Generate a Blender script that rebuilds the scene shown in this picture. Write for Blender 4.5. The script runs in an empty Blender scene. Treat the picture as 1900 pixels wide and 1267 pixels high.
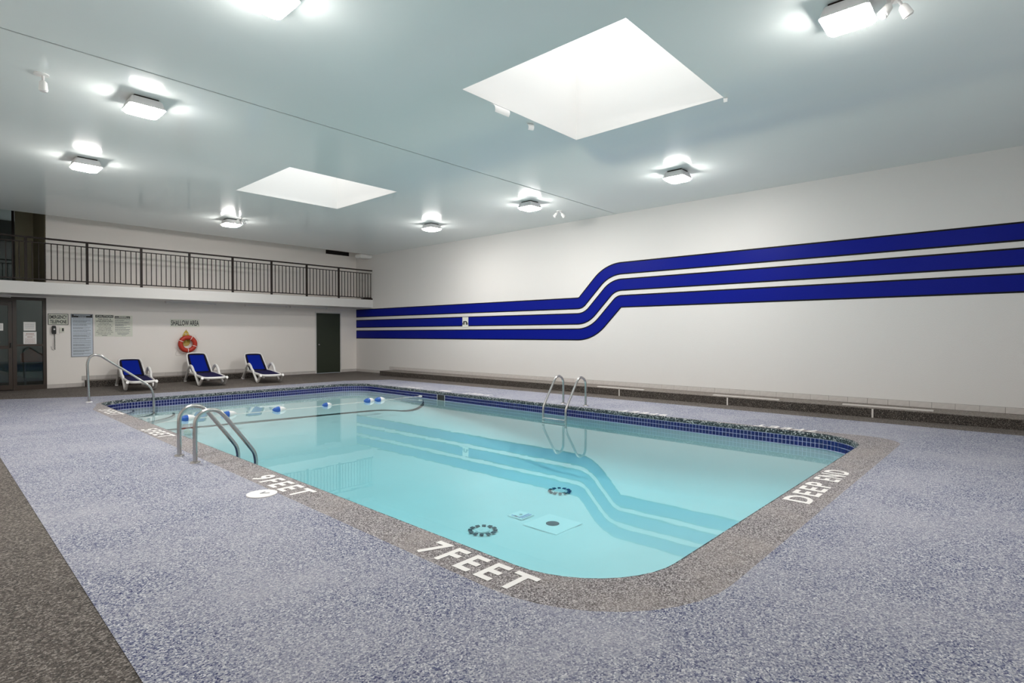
import bpy, math, random
from mathutils import Vector, Matrix
from mathutils.geometry import tessellate_polygon
random.seed(7)
C = bpy.context.scene
COL = C.collection

# ------------------------------------------------------------------ camera, world, exposure
YAW, PITCH = 0.8341, -0.0127
cd = bpy.data.cameras.new('camera'); cam = bpy.data.objects.new('camera', cd); COL.objects.link(cam)
cd.sensor_width = 36; cd.lens = 36 * 1027.78 / 1900; cd.clip_start = .05; cd.clip_end = 200
cam.location = (0, 0, 1.32); cam.rotation_euler = (math.pi / 2 + PITCH, 0, -YAW)
C.camera = cam
W = bpy.data.worlds.new('world'); C.world = W; W.use_nodes = True
W.node_tree.nodes['Background'].inputs[0].default_value = (.80, .90, 1, 1)
W.node_tree.nodes['Background'].inputs[1].default_value = .5
C.view_settings.view_transform = 'Standard'; C.view_settings.look = 'None'
C.view_settings.gamma = 1; C.view_settings.use_curve_mapping = False
C.view_settings.exposure = 0.24
LENS_POWER = 165.0
SKY_POWER = 1.1
C.cycles.max_bounces = 14; C.cycles.diffuse_bounces = 8; C.cycles.glossy_bounces = 6
C.cycles.transparent_max_bounces = 16; C.cycles.transmission_bounces = 8
C.cycles.caustics_reflective = False; C.cycles.caustics_refractive = False

# ------------------------------------------------------------------ room numbers (metres)
XR, YB, YF, H = 10.955, 17.47, 16.432, 4.06
ZT, ZB = 2.5129, 2.2415
XC, ZC = 10.355, .152
XL, YN = -.9, -.95
DEL = .0174; PL, PR, PN, PF, PRAD = 2.3326, 8.1421, 1.5105, 13.3906, .64
WZ = -.194
YC = 15.15      # far end of the low bench
def pw(x, y, z=0.0):            # pool frame (turned by about one degree) -> room
    c, s = math.cos(DEL), math.sin(DEL); return (c * x + s * y, -s * x + c * y, z)

# ------------------------------------------------------------------ materials
def srgb(r, g, b):
    f = lambda v: (v / 255) / 12.92 if v <= 10 else ((v / 255 + .055) / 1.055) ** 2.4
    return (f(r), f(g), f(b), 1)
MATS = {}
def mat(name, col, rough=.6, metal=0., bump=0., bscale=200., spec=.5, var=0., vscale=2., coat=0.):
    if name in MATS: return MATS[name]
    m = bpy.data.materials.new(name); m.use_nodes = True; nt = m.node_tree; b = nt.nodes['Principled BSDF']
    b.inputs['Base Color'].default_value = col; b.inputs['Roughness'].default_value = rough
    b.inputs['Metallic'].default_value = metal; b.inputs['Specular IOR Level'].default_value = spec
    if coat: b.inputs['Coat Weight'].default_value = coat; b.inputs['Coat Roughness'].default_value = .08
    tc = nt.nodes.new('ShaderNodeTexCoord')
    if var:
        n = nt.nodes.new('ShaderNodeTexNoise'); n.inputs['Scale'].default_value = vscale; n.inputs['Detail'].default_value = 5
        mx = nt.nodes.new('ShaderNodeMix'); mx.data_type = 'RGBA'
        mx.inputs[6].default_value = tuple(c * (1 - var) for c in col[:3]) + (1,)
        mx.inputs[7].default_value = tuple(min(1, c * (1 + var)) for c in col[:3]) + (1,)
        nt.links.new(tc.outputs['Object'], n.inputs['Vector']); nt.links.new(n.outputs['Fac'], mx.inputs[0])
        nt.links.new(mx.outputs[2], b.inputs['Base Color'])
    if bump:
        n = nt.nodes.new('ShaderNodeTexNoise'); n.inputs['Scale'].default_value = bscale; n.inputs['Detail'].default_value = 2
        bp = nt.nodes.new('ShaderNodeBump'); bp.inputs['Strength'].default_value = bump; bp.inputs['Distance'].default_value = .004
        nt.links.new(tc.outputs['Object'], n.inputs['Vector']); nt.links.new(n.outputs['Fac'], bp.inputs['Height'])
        nt.links.new(bp.outputs[0], b.inputs['Normal'])
    MATS[name] = m; return m
def crumb(name, cols, scale=150., patch=(1, 1, 1), patch_amt=.0, bump=.5, pscale=1.1):
    """bonded stone / rubber crumb: little grains each with a colour, with worn pale patches"""
    m = bpy.data.materials.new(name); m.use_nodes = True; nt = m.node_tree; b = nt.nodes['Principled BSDF']
    b.inputs['Roughness'].default_value = .75; b.inputs['Specular IOR Level'].default_value = .3
    tc = nt.nodes.new('ShaderNodeTexCoord'); v = nt.nodes.new('ShaderNodeTexVoronoi'); v.inputs['Scale'].default_value = scale
    w = nt.nodes.new('ShaderNodeTexNoise'); w.inputs['Scale'].default_value = scale * .7
    add = nt.nodes.new('ShaderNodeVectorMath'); add.operation = 'MULTIPLY_ADD'; add.inputs[1].default_value = (.006,) * 3
    nt.links.new(tc.outputs['Object'], w.inputs['Vector']); nt.links.new(w.outputs['Color'], add.inputs[0])
    nt.links.new(tc.outputs['Object'], add.inputs[2]); nt.links.new(add.outputs[0], v.inputs['Vector'])
    sep = nt.nodes.new('ShaderNodeSeparateColor'); nt.links.new(v.outputs['Color'], sep.inputs[0])
    r = nt.nodes.new('ShaderNodeValToRGB'); r.color_ramp.interpolation = 'LINEAR'
    el = r.color_ramp.elements
    while len(el) < len(cols): el.new(.5)
    for e, (p, c) in zip(el, cols): e.position = p; e.color = c
    nt.links.new(sep.outputs[0], r.inputs[0])
    n = nt.nodes.new('ShaderNodeTexNoise'); n.inputs['Scale'].default_value = pscale; n.inputs['Detail'].default_value = 5; n.inputs['Roughness'].default_value = .55
    mr = nt.nodes.new('ShaderNodeMapRange'); mr.inputs[1].default_value = .42; mr.inputs[2].default_value = .72; mr.inputs[4].default_value = patch_amt
    mx = nt.nodes.new('ShaderNodeMix'); mx.data_type = 'RGBA'; mx.inputs[7].default_value = patch
    nt.links.new(tc.outputs['Object'], n.inputs['Vector']); nt.links.new(n.outputs['Fac'], mr.inputs[0])
    nt.links.new(mr.outputs[0], mx.inputs[0]); nt.links.new(r.outputs[0], mx.inputs[6]); nt.links.new(mx.outputs[2], b.inputs['Base Color'])
    bp = nt.nodes.new('ShaderNodeBump'); bp.inputs['Strength'].default_value = bump; bp.inputs['Distance'].default_value = .004; bp.invert = True
    nt.links.new(v.outputs['Distance'], bp.inputs['Height']); nt.links.new(bp.outputs[0], b.inputs['Normal'])
    MATS[name] = m; return m
def emis(name, col, power):
    m = bpy.data.materials.new(name); m.use_nodes = True; b = m.node_tree.nodes['Principled BSDF']
    b.inputs['Base Color'].default_value = (.8, .8, .8, 1); b.inputs['Emission Color'].default_value = col; b.inputs['Emission Strength'].default_value = power
    return m
def clear(name, tint, ior=1.45, rough=0., bump=0., amt=1.):
    m = bpy.data.materials.new(name); m.use_nodes = True; nt = m.node_tree; nt.nodes.remove(nt.nodes['Principled BSDF'])
    out = nt.nodes['Material Output']; tr = nt.nodes.new('ShaderNodeBsdfTransparent'); tr.inputs[0].default_value = tint
    gl = nt.nodes.new('ShaderNodeBsdfGlossy'); gl.inputs['Roughness'].default_value = rough
    gl.inputs['Color'].default_value = (amt, amt, amt, 1)
    fr = nt.nodes.new('ShaderNodeFresnel'); fr.inputs[0].default_value = ior; mx = nt.nodes.new('ShaderNodeMixShader')
    nt.links.new(fr.outputs[0], mx.inputs[0]); nt.links.new(tr.outputs[0], mx.inputs[1]); nt.links.new(gl.outputs[0], mx.inputs[2])
    nt.links.new(mx.outputs[0], out.inputs[0])
    if bump:
        tc = nt.nodes.new('ShaderNodeTexCoord'); n = nt.nodes.new('ShaderNodeTexNoise'); n.inputs['Scale'].default_value = 3.5; n.inputs['Detail'].default_value = 2
        bp = nt.nodes.new('ShaderNodeBump'); bp.inputs['Strength'].default_value = bump; bp.inputs['Distance'].default_value = .01
        nt.links.new(tc.outputs['Object'], n.inputs['Vector']); nt.links.new(n.outputs['Fac'], bp.inputs['Height'])
        nt.links.new(bp.outputs[0], gl.inputs['Normal']); nt.links.new(bp.outputs[0], fr.inputs['Normal'])
    return m
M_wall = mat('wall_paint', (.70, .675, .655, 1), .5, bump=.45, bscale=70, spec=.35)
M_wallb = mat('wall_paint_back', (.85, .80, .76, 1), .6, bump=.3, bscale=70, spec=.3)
M_ceil = mat('ceiling_paint', (.79, .83, .82, 1), .13, bump=.05, bscale=5, spec=.26, var=.03, vscale=.8)
M_well = mat('skylight_white', (.90, .885, .87, 1), .6)
M_blue = mat('mural_blue', (.0004, .0065, .215, 1), .42, bump=.4, bscale=110, spec=.12)
M_black = mat('mural_black', (.008, .008, .01, 1), .5, bump=.3, bscale=110, spec=.12)
M_tileb = mat('skirting_tile', (.55, .51, .485, 1), .45, var=.15, vscale=14)
M_grout = mat('skirting_grout', (.20, .185, .17, 1), .9)
M_steel = mat('brushed_steel', (.50, .485, .47, 1), .26, metal=1, bump=.03, bscale=500)
M_rail = mat('rail_brown', (.018, .010, .008, 1), .5, spec=.25)
M_olive = mat('olive_paint', (.30, .28, .19, 1), .7)
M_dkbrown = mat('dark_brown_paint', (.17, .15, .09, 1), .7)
M_bronze = mat('bronze_frame', (.034, .020, .013, 1), .4, spec=.5)
M_green = mat('door_green', (.022, .030, .016, 1), .42, var=.1)
M_white = mat('white_plastic', (.80, .78, .76, 1), .38)
M_metalw = mat('white_metal', (.72, .69, .69, 1), .35)
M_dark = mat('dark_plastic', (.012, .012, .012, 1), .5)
M_sling = mat('sling_blue', (.001, .014, .27, 1), .8, bump=.2, bscale=500, spec=.1)
M_slingd = mat('sling_dark', (.012, .010, .018, 1), .85, bump=.2, bscale=500, spec=.1)
M_seat = mat('seat_navy', (.014, .012, .060, 1), .85, bump=.2, bscale=500, spec=.1)
M_red = mat('ring_orange', (.46, .030, .012, 1), .45)
M_rope = mat('rope_white', (.75, .70, .66, 1), .8)
M_yrope = mat('rope_yellow', (.62, .46, .07, 1), .8)
M_paint = mat('floor_letter_white', (.80, .765, .74, 1), .6, var=.05, vscale=30)
M_signw = mat('sign_white', (.72, .72, .66, 1), .4)
M_signb = mat('sign_blue_white', (.56, .61, .68, 1), .4)
M_signc = mat('sign_cream', (.70, .70, .61, 1), .45)
M_ink = mat('sign_ink', (.012, .012, .014, 1), .5)
M_inkg = mat('sign_ink_grey', (.14, .15, .17, 1), .6)
M_tile = mat('pool_tile_blue', (.003, .007, .105, 1), .22, var=.65, vscale=19)
M_pgrout = mat('pool_grout', (.62, .64, .86, 1), .8)
M_plaster = mat('pool_plaster', (.85, .90, .90, 1), .8, var=.02, vscale=3)
M_stripe = mat('pool_stripe', (.001, .018, .025, 1), .6)
M_dteal = mat('drain_teal', (.0, .045, .07, 1), .6)
M_drainw = mat('drain_white', (.97, .99, .99, 1), .6)
M_floatb = mat('float_blue', (.02, .10, .42, 1), .3)
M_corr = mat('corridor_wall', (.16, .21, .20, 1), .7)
M_redbox = mat('dull_red', (.30, .06, .03, 1), .6)
M_strip = mat('strip_pale', (.62, .58, .55, 1), .45)
M_flooro = crumb('floor_grey_brown', [(0, srgb(40, 36, 33)), (.35, srgb(72, 65, 60)), (.7, srgb(100, 92, 86)), (1, srgb(150, 142, 136))], 130, (*srgb(150, 140, 130)[:3], 1), .15, .9)
M_deck = crumb('deck_blue_grey', [(0, srgb(26, 33, 86)), (.2, srgb(84, 90, 120)), (.42, srgb(134, 136, 152)), (.8, srgb(166, 166, 174)), (1, srgb(216, 215, 217))], 150, (*srgb(172, 170, 178)[:3], 1), .6, .7)
M_border = crumb('border_grey_brown', [(0, srgb(48, 41, 42)), (.3, srgb(102, 96, 98)), (.65, srgb(148, 142, 144)), (1, srgb(205, 198, 196))], 170, (*srgb(160, 150, 144)[:3], 1), .5, .7, 2.)
M_bench = crumb('bench_dark', [(0, srgb(26, 23, 21)), (.5, srgb(60, 54, 50)), (.85, srgb(92, 84, 78)), (1, srgb(140, 132, 125))], 110, (*srgb(70, 62, 56)[:3], 1), .3, .6)
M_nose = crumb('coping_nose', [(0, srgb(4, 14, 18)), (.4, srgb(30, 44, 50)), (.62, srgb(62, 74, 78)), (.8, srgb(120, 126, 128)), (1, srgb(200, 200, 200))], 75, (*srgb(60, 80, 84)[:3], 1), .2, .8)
M_benchtop = crumb('bench_top', [(0, srgb(80, 74, 68)), (.5, srgb(118, 110, 104)), (1, srgb(160, 152, 146))], 120, (*srgb(130, 120, 112)[:3], 1), .3, .4)
M_lens = emis('lamp_lens', (1, .97, .93, 1), LENS_POWER)
M_sky = emis('skylight_glazing', (1, .99, .98, 1), SKY_POWER)
M_glass = clear('door_glass', (.72, .78, .76, 1), 1.5)
M_water = clear('water_surface', (1, 1, 1, 1), 1.33, .0, .035)
va = M_water.node_tree.nodes.new('ShaderNodeVolumeAbsorption')
va.inputs['Color'].default_value = (.13, .87, .955, 1); va.inputs['Density'].default_value = .29
M_water.node_tree.links.new(va.outputs[0], M_water.node_tree.nodes['Material Output'].inputs['Volume'])

# ------------------------------------------------------------------ mesh helpers
class MB:
    def __init__(s): s.v = []; s.f = []
    def box(s, a, b):
        x0, y0, z0 = a; x1, y1, z1 = b; n = len(s.v)
        s.v += [(x0, y0, z0), (x1, y0, z0), (x1, y1, z0), (x0, y1, z0), (x0, y0, z1), (x1, y0, z1), (x1, y1, z1), (x0, y1, z1)]
        s.f += [tuple(n + i for i in q) for q in ((0, 3, 2, 1), (4, 5, 6, 7), (0, 1, 5, 4), (1, 2, 6, 5), (2, 3, 7, 6), (3, 0, 4, 7))]; return s
    def obox(s, c, ux, uy, uz):      # centre and three half-axis vectors
        c, ux, uy, uz = map(Vector, (c, ux, uy, uz)); n = len(s.v)
        for sz in (-1, 1):
            for sx, sy in ((-1, -1), (1, -1), (1, 1), (-1, 1)): s.v.append(tuple(c + ux * sx + uy * sy + uz * sz))
        s.f += [tuple(n + i for i in q) for q in ((0, 3, 2, 1), (4, 5, 6, 7), (0, 1, 5, 4), (1, 2, 6, 5), (2, 3, 7, 6), (3, 0, 4, 7))]; return s
    def loops(s, loops, closed=True, cap0=False, cap1=False):
        n0 = len(s.v); m = len(loops[0])
        for L in loops: s.v += [tuple(p) for p in L]
        for i in range(len(loops) - 1):
            for j in range(m if closed else m - 1):
                k = (j + 1) % m; s.f.append((n0 + i * m + j, n0 + i * m + k, n0 + (i + 1) * m + k, n0 + (i + 1) * m + j))
        if cap0: s.f.append(tuple(n0 + j for j in range(m))[::-1])
        if cap1: s.f.append(tuple(n0 + (len(loops) - 1) * m + j for j in range(m)))
        return s
    def tube(s, pts, r, n=10, rz=None):
        pts = [Vector(p) for p in pts]; rr = r if isinstance(r, (list, tuple)) else [r] * len(pts)
        t0 = (pts[1] - pts[0]).normalized(); up = Vector((0, 0, 1)) if abs(t0.z) < .9 else Vector((1, 0, 0))
        a = t0.cross(up).normalized(); L = []
        for i, p in enumerate(pts):
            t = ((pts[min(i + 1, len(pts) - 1)] - pts[max(i - 1, 0)])).normalized()
            a = (a - t * a.dot(t)).normalized(); b = t.cross(a)
            L.append([p + a * math.cos(q) * rr[i] + b * math.sin(q) * (rz or rr[i]) for q in (2 * math.pi * k / n for k in range(n))])
        return s.loops(L, True, True, True)
    def cyl(s, c, r, z0, z1, n=24, r1=None):
        r1 = r if r1 is None else r1
        A = [(c[0] + r * math.cos(2 * math.pi * k / n), c[1] + r * math.sin(2 * math.pi * k / n), z0) for k in range(n)]
        B = [(c[0] + r1 * math.cos(2 * math.pi * k / n), c[1] + r1 * math.sin(2 * math.pi * k / n), z1) for k in range(n)]
        return s.loops([A, B], True, True, True)
    def poly(s, loops, z):           # flat polygon with holes, loops of (x, y)
        vs = [[Vector((p[0], p[1], 0)) for p in L] for L in loops]; n = len(s.v)
        for L in vs: s.v += [(p.x, p.y, z) for p in L]
        for t in tessellate_polygon(vs):
            a, b, c = (Vector(s.v[n + i]) for i in t)
            s.f.append(tuple(n + i for i in (t if (b - a).cross(c - a).z > 0 else t[::-1])))
        return s
    def build(s, name, m, parent=None, smooth=False, kind=None, loc=None):
        me = bpy.data.meshes.new(name); me.from_pydata(s.v, [], s.f); me.materials.append(m)
        if smooth:
            for p in me.polygons: p.use_smooth = True
            me.set_sharp_from_angle(angle=math.radians(40))
        o = bpy.data.objects.new(name, me); COL.objects.link(o)
        if parent is not None: o.parent = parent
        if kind: o['kind'] = kind
        if loc: o.location = loc
        return o
def thing(name, label, cat, loc=(0, 0, 0), rz=0, group=None):
    o = bpy.data.objects.new(name, None); o.empty_display_size = .1; COL.objects.link(o); o.location = loc; o.rotation_euler = (0, 0, rz)
    tag(o, label, cat, group); return o
def tag(o, label, cat, group=None):
    o['label'] = label; o['category'] = cat
    if group: o['group'] = group
    return o
def copy_tree(o, parent=None):
    c = o.copy(); COL.objects.link(c); c.parent = parent
    for ch in KIDS.get(o.name, [x for x in bpy.data.objects if x.parent == o]): copy_tree(ch, c)
    return c
KIDS = {}
def rrect(xl, xr, yn, yf, r, n=10):
    """rounded rectangle in the pool frame -> list of room (x, y), counter-clockwise; r is one radius or four"""
    rs = r if isinstance(r, (list, tuple)) else [r] * 4; P = []
    for (cx, cy, sx, sy, a0), q in zip(((xl, yn, 1, 1, 180), (xr, yn, -1, 1, 270), (xr, yf, -1, -1, 0), (xl, yf, 1, -1, 90)), rs):
        for k in range(n + 1):
            a = math.radians(a0 + 90 * k / n)
            P.append(pw(cx + sx * q + q * math.cos(a), cy + sy * q + q * math.sin(a))[:2])
    return P
def arc(cx, cy, r, a0, a1, n=10):
    return [(cx + r * math.cos(math.radians(a0 + (a1 - a0) * k / n)), cy + r * math.sin(math.radians(a0 + (a1 - a0) * k / n))) for k in range(n + 1)]
def smooth_path(P, it=2):
    P = [Vector(p) for p in P]
    for _ in range(it):
        Q = [P[0]]
        for a, b in zip(P, P[1:]): Q += [a * .75 + b * .25, a * .25 + b * .75]
        P = Q + [P[-1]]
    return P
def text(s, name, txt, m, O, u, v, w, h, parent=None, bold=.02, thick=.002, sp=1.0):
    """lettering fitted into w x h, O = its lower left corner, u / v = reading and up directions"""
    cu = bpy.data.curves.new(name, 'FONT'); cu.body = txt; cu.size = 1; cu.offset = bold; cu.extrude = 0; cu.space_character = sp; cu.resolution_u = 3
    t = bpy.data.objects.new(name, cu); COL.objects.link(t)
    me = bpy.data.meshes.new_from_object(t, depsgraph=bpy.context.evaluated_depsgraph_get())
    bpy.data.objects.remove(t); bpy.data.curves.remove(cu)
    xs = [q.co.x for q in me.vertices]; ys = [q.co.y for q in me.vertices]; x0, x1, y0, y1 = min(xs), max(xs), min(ys), max(ys)
    u, v, O = Vector(u), Vector(v), Vector(O); nrm = u.cross(v); n = len(s.v)
    for q in me.vertices: s.v.append(tuple(O + u * ((q.co.x - x0) / (x1 - x0) * w) + v * ((q.co.y - y0) / (y1 - y0) * h) + nrm * thick))
    for p in me.polygons: s.f.append(tuple(n + i for i in p.vertices))
    bpy.data.meshes.remove(me); return s

# ------------------------------------------------------------------ structure: floors
room = [(XL, YN), (XR, YN), (XR, YB), (XL, YB)]
edge_hole = rrect(PL - .03, PR + .03, PN - .03, PF + .03, PRAD + .03)
MB().poly([room, edge_hole[::-1]], 0).build('floor', M_flooro, kind='structure')
BL = .5595                                             # left edge of the blue-grey deck, in the pool frame
deck = [pw(BL, YN + .02)[:2], pw(9.80, YN + .2)[:2], pw(9.62, 8)[:2], pw(9.36, 13.6)[:2], pw(8.2, 14.26)[:2]] + \
       [pw(x, y)[:2] for x, y in ((7, 14.24), (6, 14.24), (5, 14.26), (4, 14.30), (3.2, 14.36), (2.4, 14.55), (1.6, 14.95), (BL, 15.5))]
hole2 = rrect(PL - .33, PR + .24, PN - .37, PF + .05, (.9, .42, .6, .6))
hole2 = hole2[:22] + [pw(PR + .20, 2.3)[:2], pw(PR + .10, 3.0)[:2], pw(PR + .045, 4.0)[:2]] + rrect(PL - .045, PR + .045, PN, PF + .045, PRAD + .045)[22:33] + rrect(PL - .12, PR + .045, PN, PF + .045, PRAD + .1)[33:44] + [pw(PL - .30, 12.0)[:2]]
MB().poly([deck, hole2[::-1]], .003).build('floor_deck', M_deck, kind='structure')
MB().poly([hole2, edge_hole[::-1]], .003).build('floor_pool_border', M_border, kind='structure')
# coping nose all round the pool
prof = [(.03, .003), (.02, .001), (.008, -.008), (.001, -.022), (0, -.030), (0, -.060), (.014, -.066), (.03, -.066)]
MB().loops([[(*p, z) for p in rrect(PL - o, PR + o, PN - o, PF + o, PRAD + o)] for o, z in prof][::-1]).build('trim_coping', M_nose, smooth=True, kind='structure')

# ------------------------------------------------------------------ structure: pool basin
def floor_z(y):
    K = [(0, -.86), (1.5, -.90), (4, -1.10), (6, -1.08), (10.2, -.56), (11.3, -.43), (13.4, -.38), (20, -.38)]
    for (a, za), (b, zb) in zip(K, K[1:]):
        if y <= b: t = max(0, (y - a) / (b - a)); return za + (zb - za) * t
    return K[-1][1]
def basin_pt(p, q, f):       # lerp of ring point p to spine point q
    x, y = p[0] + (q[0] - p[0]) * f, p[1] + (q[1] - p[1]) * f; return x, y
TOP = -.255
OFF = .010
def basin_z(d, y):            # d = distance inward from the wall
    cove = .42; fz = floor_z(y)
    if d >= cove: return fz
    t = 1 - d / cove; return TOP + (fz - TOP) * math.sqrt(max(0, 1 - t * t))
rings = []
for o, z in ((OFF, -.062), (OFF, TOP)): rings.append([(*p, z) for p in rrect(PL - o, PR + o, PN - o, PF + o, PRAD + o, 14)])
for d in (0.0, .004, .015, .035, .07, .12, .19, .28, .36, .42, .6, .62):
    R_ = max(PRAD - d, .05); ring = rrect(PL + d, PR - d, PN + d, PF - d, R_, 14)
    rings.append([(p[0], p[1], basin_z(d, p[1])) for p in ring])
def dense(ring, n=8):
    out = []; m = len(ring)
    for i in range(m):
        a, b = Vector(ring[i]), Vector(ring[(i + 1) % m]); k = n * 5 if (b - a).length > 2 else 1
        out += [a.lerp(b, t / k) for t in range(k)]
    return out
rings = [dense(r) for r in rings]
for r in rings[2:]:
    pass
D_ = (0.0, .004, .015, .035, .07, .12, .19, .28, .36, .42, .6, .62)
for d, r in zip(D_, rings[2:]):
    for i, p in enumerate(r): r[i] = (p.x, p.y, basin_z(d, p.y))
mb = MB().loops(rings)
inner = rings[-1]; last = []
for f in (.25, .5, .75, 1.0):
    R2 = []
    for p in inner:
        cy = min(max(p[1], 4.3), 10.6); x = p[0] + (5.3 - p[0]) * f; y = p[1] + (cy - p[1]) * f
        R2.append((x, y, floor_z(y)))
    last.append(R2)
mb.loops([inner] + last)
basin = mb.build('pool_basin', M_plaster, smooth=True, kind='structure')
# grout face behind the tiles and the tiles themselves
MB().loops([[(*p, z) for p in rrect(PL - o, PR + o, PN - o, PF + o, PRAD + o, 14)] for o, z in ((.008, -.062), (.008, -.192), (-.002, -.194))][::-1]).build('tile_grout', M_pgrout, basin)
mb = MB(); ring = [Vector((*p, 0)) for p in rrect(PL - .006, PR + .006, PN - .006, PF + .006, PRAD + .006, 14)]
L = [0]; R2 = ring + [ring[0]]
for a, b in zip(R2, R2[1:]): L.append(L[-1] + (b - a).length)
def at(s):
    s %= L[-1]
    for i in range(len(ring)):
        if L[i + 1] >= s: t = (s - L[i]) / max(1e-9, L[i + 1] - L[i]); return R2[i].lerp(R2[i + 1], t)
N = int(L[-1] / .052); st = L[-1] / N
sk0, sk1 = (8.142, 9.60), (8.142, 9.87)
for k in range(N):
    a, b = at(k * st + .0045), at((k + 1) * st - .0045); t = (b - a).normalized(); n = Vector((t.y, -t.x, 0)); m_ = (a + b) / 2
    if m_.x > 8 and 9.60 < m_.y < 9.87: rows = ()
    else: rows = ((-.0975, .0265), (-.1595, .0265))
    for zc, hh in rows: mb.obox((m_.x, m_.y, zc), t * (b - a).length / 2, n * .005, (0, 0, hh))
mb.build('mosaic_tiles', M_tile, basin, kind='stuff')
# skimmer mouth in the far wall
sk = MB(); yy = (9.61, 9.86); X0 = PR + DEL * 9.7
sk.box((X0 - .012, yy[0], -.20), (X0 + .004, yy[1], -.192)); sk.box((X0 - .012, yy[0] - .006, -.20), (X0 + .004, yy[0], -.068)); sk.box((X0 - .012, yy[1], -.20), (X0 + .004, yy[1] + .006, -.068))
so = tag(sk.build('pool_skimmer', M_white), 'dark skimmer mouth with white rim in the far blue tile edge', 'skimmer')
MB().box((X0 - .004, yy[0], -.192), (X0 + .004, yy[1], -.068)).build('opening', M_dark, so)
# dark line across the pool floor, climbing the wall
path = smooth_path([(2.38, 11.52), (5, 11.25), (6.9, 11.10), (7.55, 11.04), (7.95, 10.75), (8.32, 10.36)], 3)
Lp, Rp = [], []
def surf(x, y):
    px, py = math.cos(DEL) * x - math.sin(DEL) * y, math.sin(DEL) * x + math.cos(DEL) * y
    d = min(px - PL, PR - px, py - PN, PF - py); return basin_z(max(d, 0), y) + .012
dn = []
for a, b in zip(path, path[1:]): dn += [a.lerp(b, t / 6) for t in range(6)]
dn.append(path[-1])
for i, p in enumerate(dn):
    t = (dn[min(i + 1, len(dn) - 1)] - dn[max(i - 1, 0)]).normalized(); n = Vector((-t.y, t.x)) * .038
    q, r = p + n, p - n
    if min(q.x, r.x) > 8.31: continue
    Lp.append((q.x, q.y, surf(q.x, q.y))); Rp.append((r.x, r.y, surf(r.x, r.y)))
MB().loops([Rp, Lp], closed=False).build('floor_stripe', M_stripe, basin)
# quarter-round corner steps
cx0, cy0 = pw(PL, PF)[:2]
for r, z in ((1.32, -.345), (.97, -.29), (.62, -.235)):
    A = [(cx0 + r * math.cos(a), cy0 + r * math.sin(a)) for a in (math.radians(-100 + 110 * k / 28) for k in range(29))]
    MB().loops([[(*p, -.5) for p in A], [(*p, z) for p in A], [(cx0 - .0, cy0 + .0, z)] * 29], closed=False).build('pool_step', M_plaster, basin, smooth=False)
    B = [(cx0 + (r - .045) * math.cos(a), cy0 + (r - .045) * math.sin(a)) for a in (math.radians(-100 + 110 * k / 28) for k in range(29))]
    MB().loops([[(*p, z + .003) for p in A], [(*p, z + .003) for p in B]], closed=False).build('step_nosing', M_stripe, basin)
# water
o_ = .012
ww = rrect(PL - o_, PR + o_, PN - o_, PF + o_, PRAD + o_, 14)
mb = MB(); n = len(ww); mb.v = [(*p, -1.6) for p in ww] + [(*p, WZ) for p in ww]
mb.f = [tuple(range(n))[::-1], tuple(range(n, 2 * n))] + [(i, (i + 1) % n, n + (i + 1) % n, n + i) for i in range(n)]
tag(mb.build('pool_water', M_water, kind='stuff'), 'clear still turquoise water filling the rounded rectangular pool', 'water')
# floor drains of the deep end
def dz(x, y): return floor_z(y) + .014
def dashed(x, y, lab):
    t = thing('pool_drain', lab, 'drain', (x, y, dz(x, y)), 0, 'ringed round drains on the deep end floor')
    mb = MB(); mb.cyl((0, 0), .085, 0, .012, 28); mb.build('drain_cover', M_drainw, t)
    mb = MB()
    for k in range(12):
        a = math.radians(30 * k + 10); c = Vector((math.cos(a), math.sin(a), 0)); s_ = Vector((-c.y, c.x, 0))
        MB().obox(tuple(c * .155 + Vector((0, 0, .006))), tuple(c * .024), tuple(s_ * .024), (0, 0, .005)).build('ring_tile', M_dteal, t)
    for k in range(5): MB().box((-.06, -.062 + k * .028, .0125), (.06, -.052 + k * .028, .016)).build('grille_bar', M_plaster, t)
dashed(4.76, 4.80, 'round drain with dark dashed tile ring nearest the 7 FEET marking')
dashed(6.74, 5.13, 'round drain with dark dashed ring over which the stripe reflection passes')
t = thing('depth_target', 'black disc on a pale square plate on the deep end floor', 'marker', (5.53, 4.32, dz(0, 4.3)))
MB().box((-.27, -.27, -.006), (.27, .27, .004)).build('plate', M_drainw, t)
MB().cyl((0, 0), .085, .004, .008, 32).build('disc', M_dteal, t)
t = thing('square_drain', 'small square grated drain beside the black disc plate', 'drain', (5.50, 4.83, dz(0, 4.8)))
MB().box((-.125, -.125, -.006), (.125, .125, .006)).build('plate', M_drainw, t)
for q in (-1, 1):
    MB().box((-.095, -.09 + .02 * q, .009), (.095, -.07 + .02 * q, .014)).build('grille_bar', M_pgrout, t)
    MB().box((-.10, .03 * q - .05, .009), (-.085, .03 * q + .05, .014)).build('grille_bar', M_pgrout, t)
MB().cyl((0, 0), .02, .009, .02, 12).build('knob', M_white, t)

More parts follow.
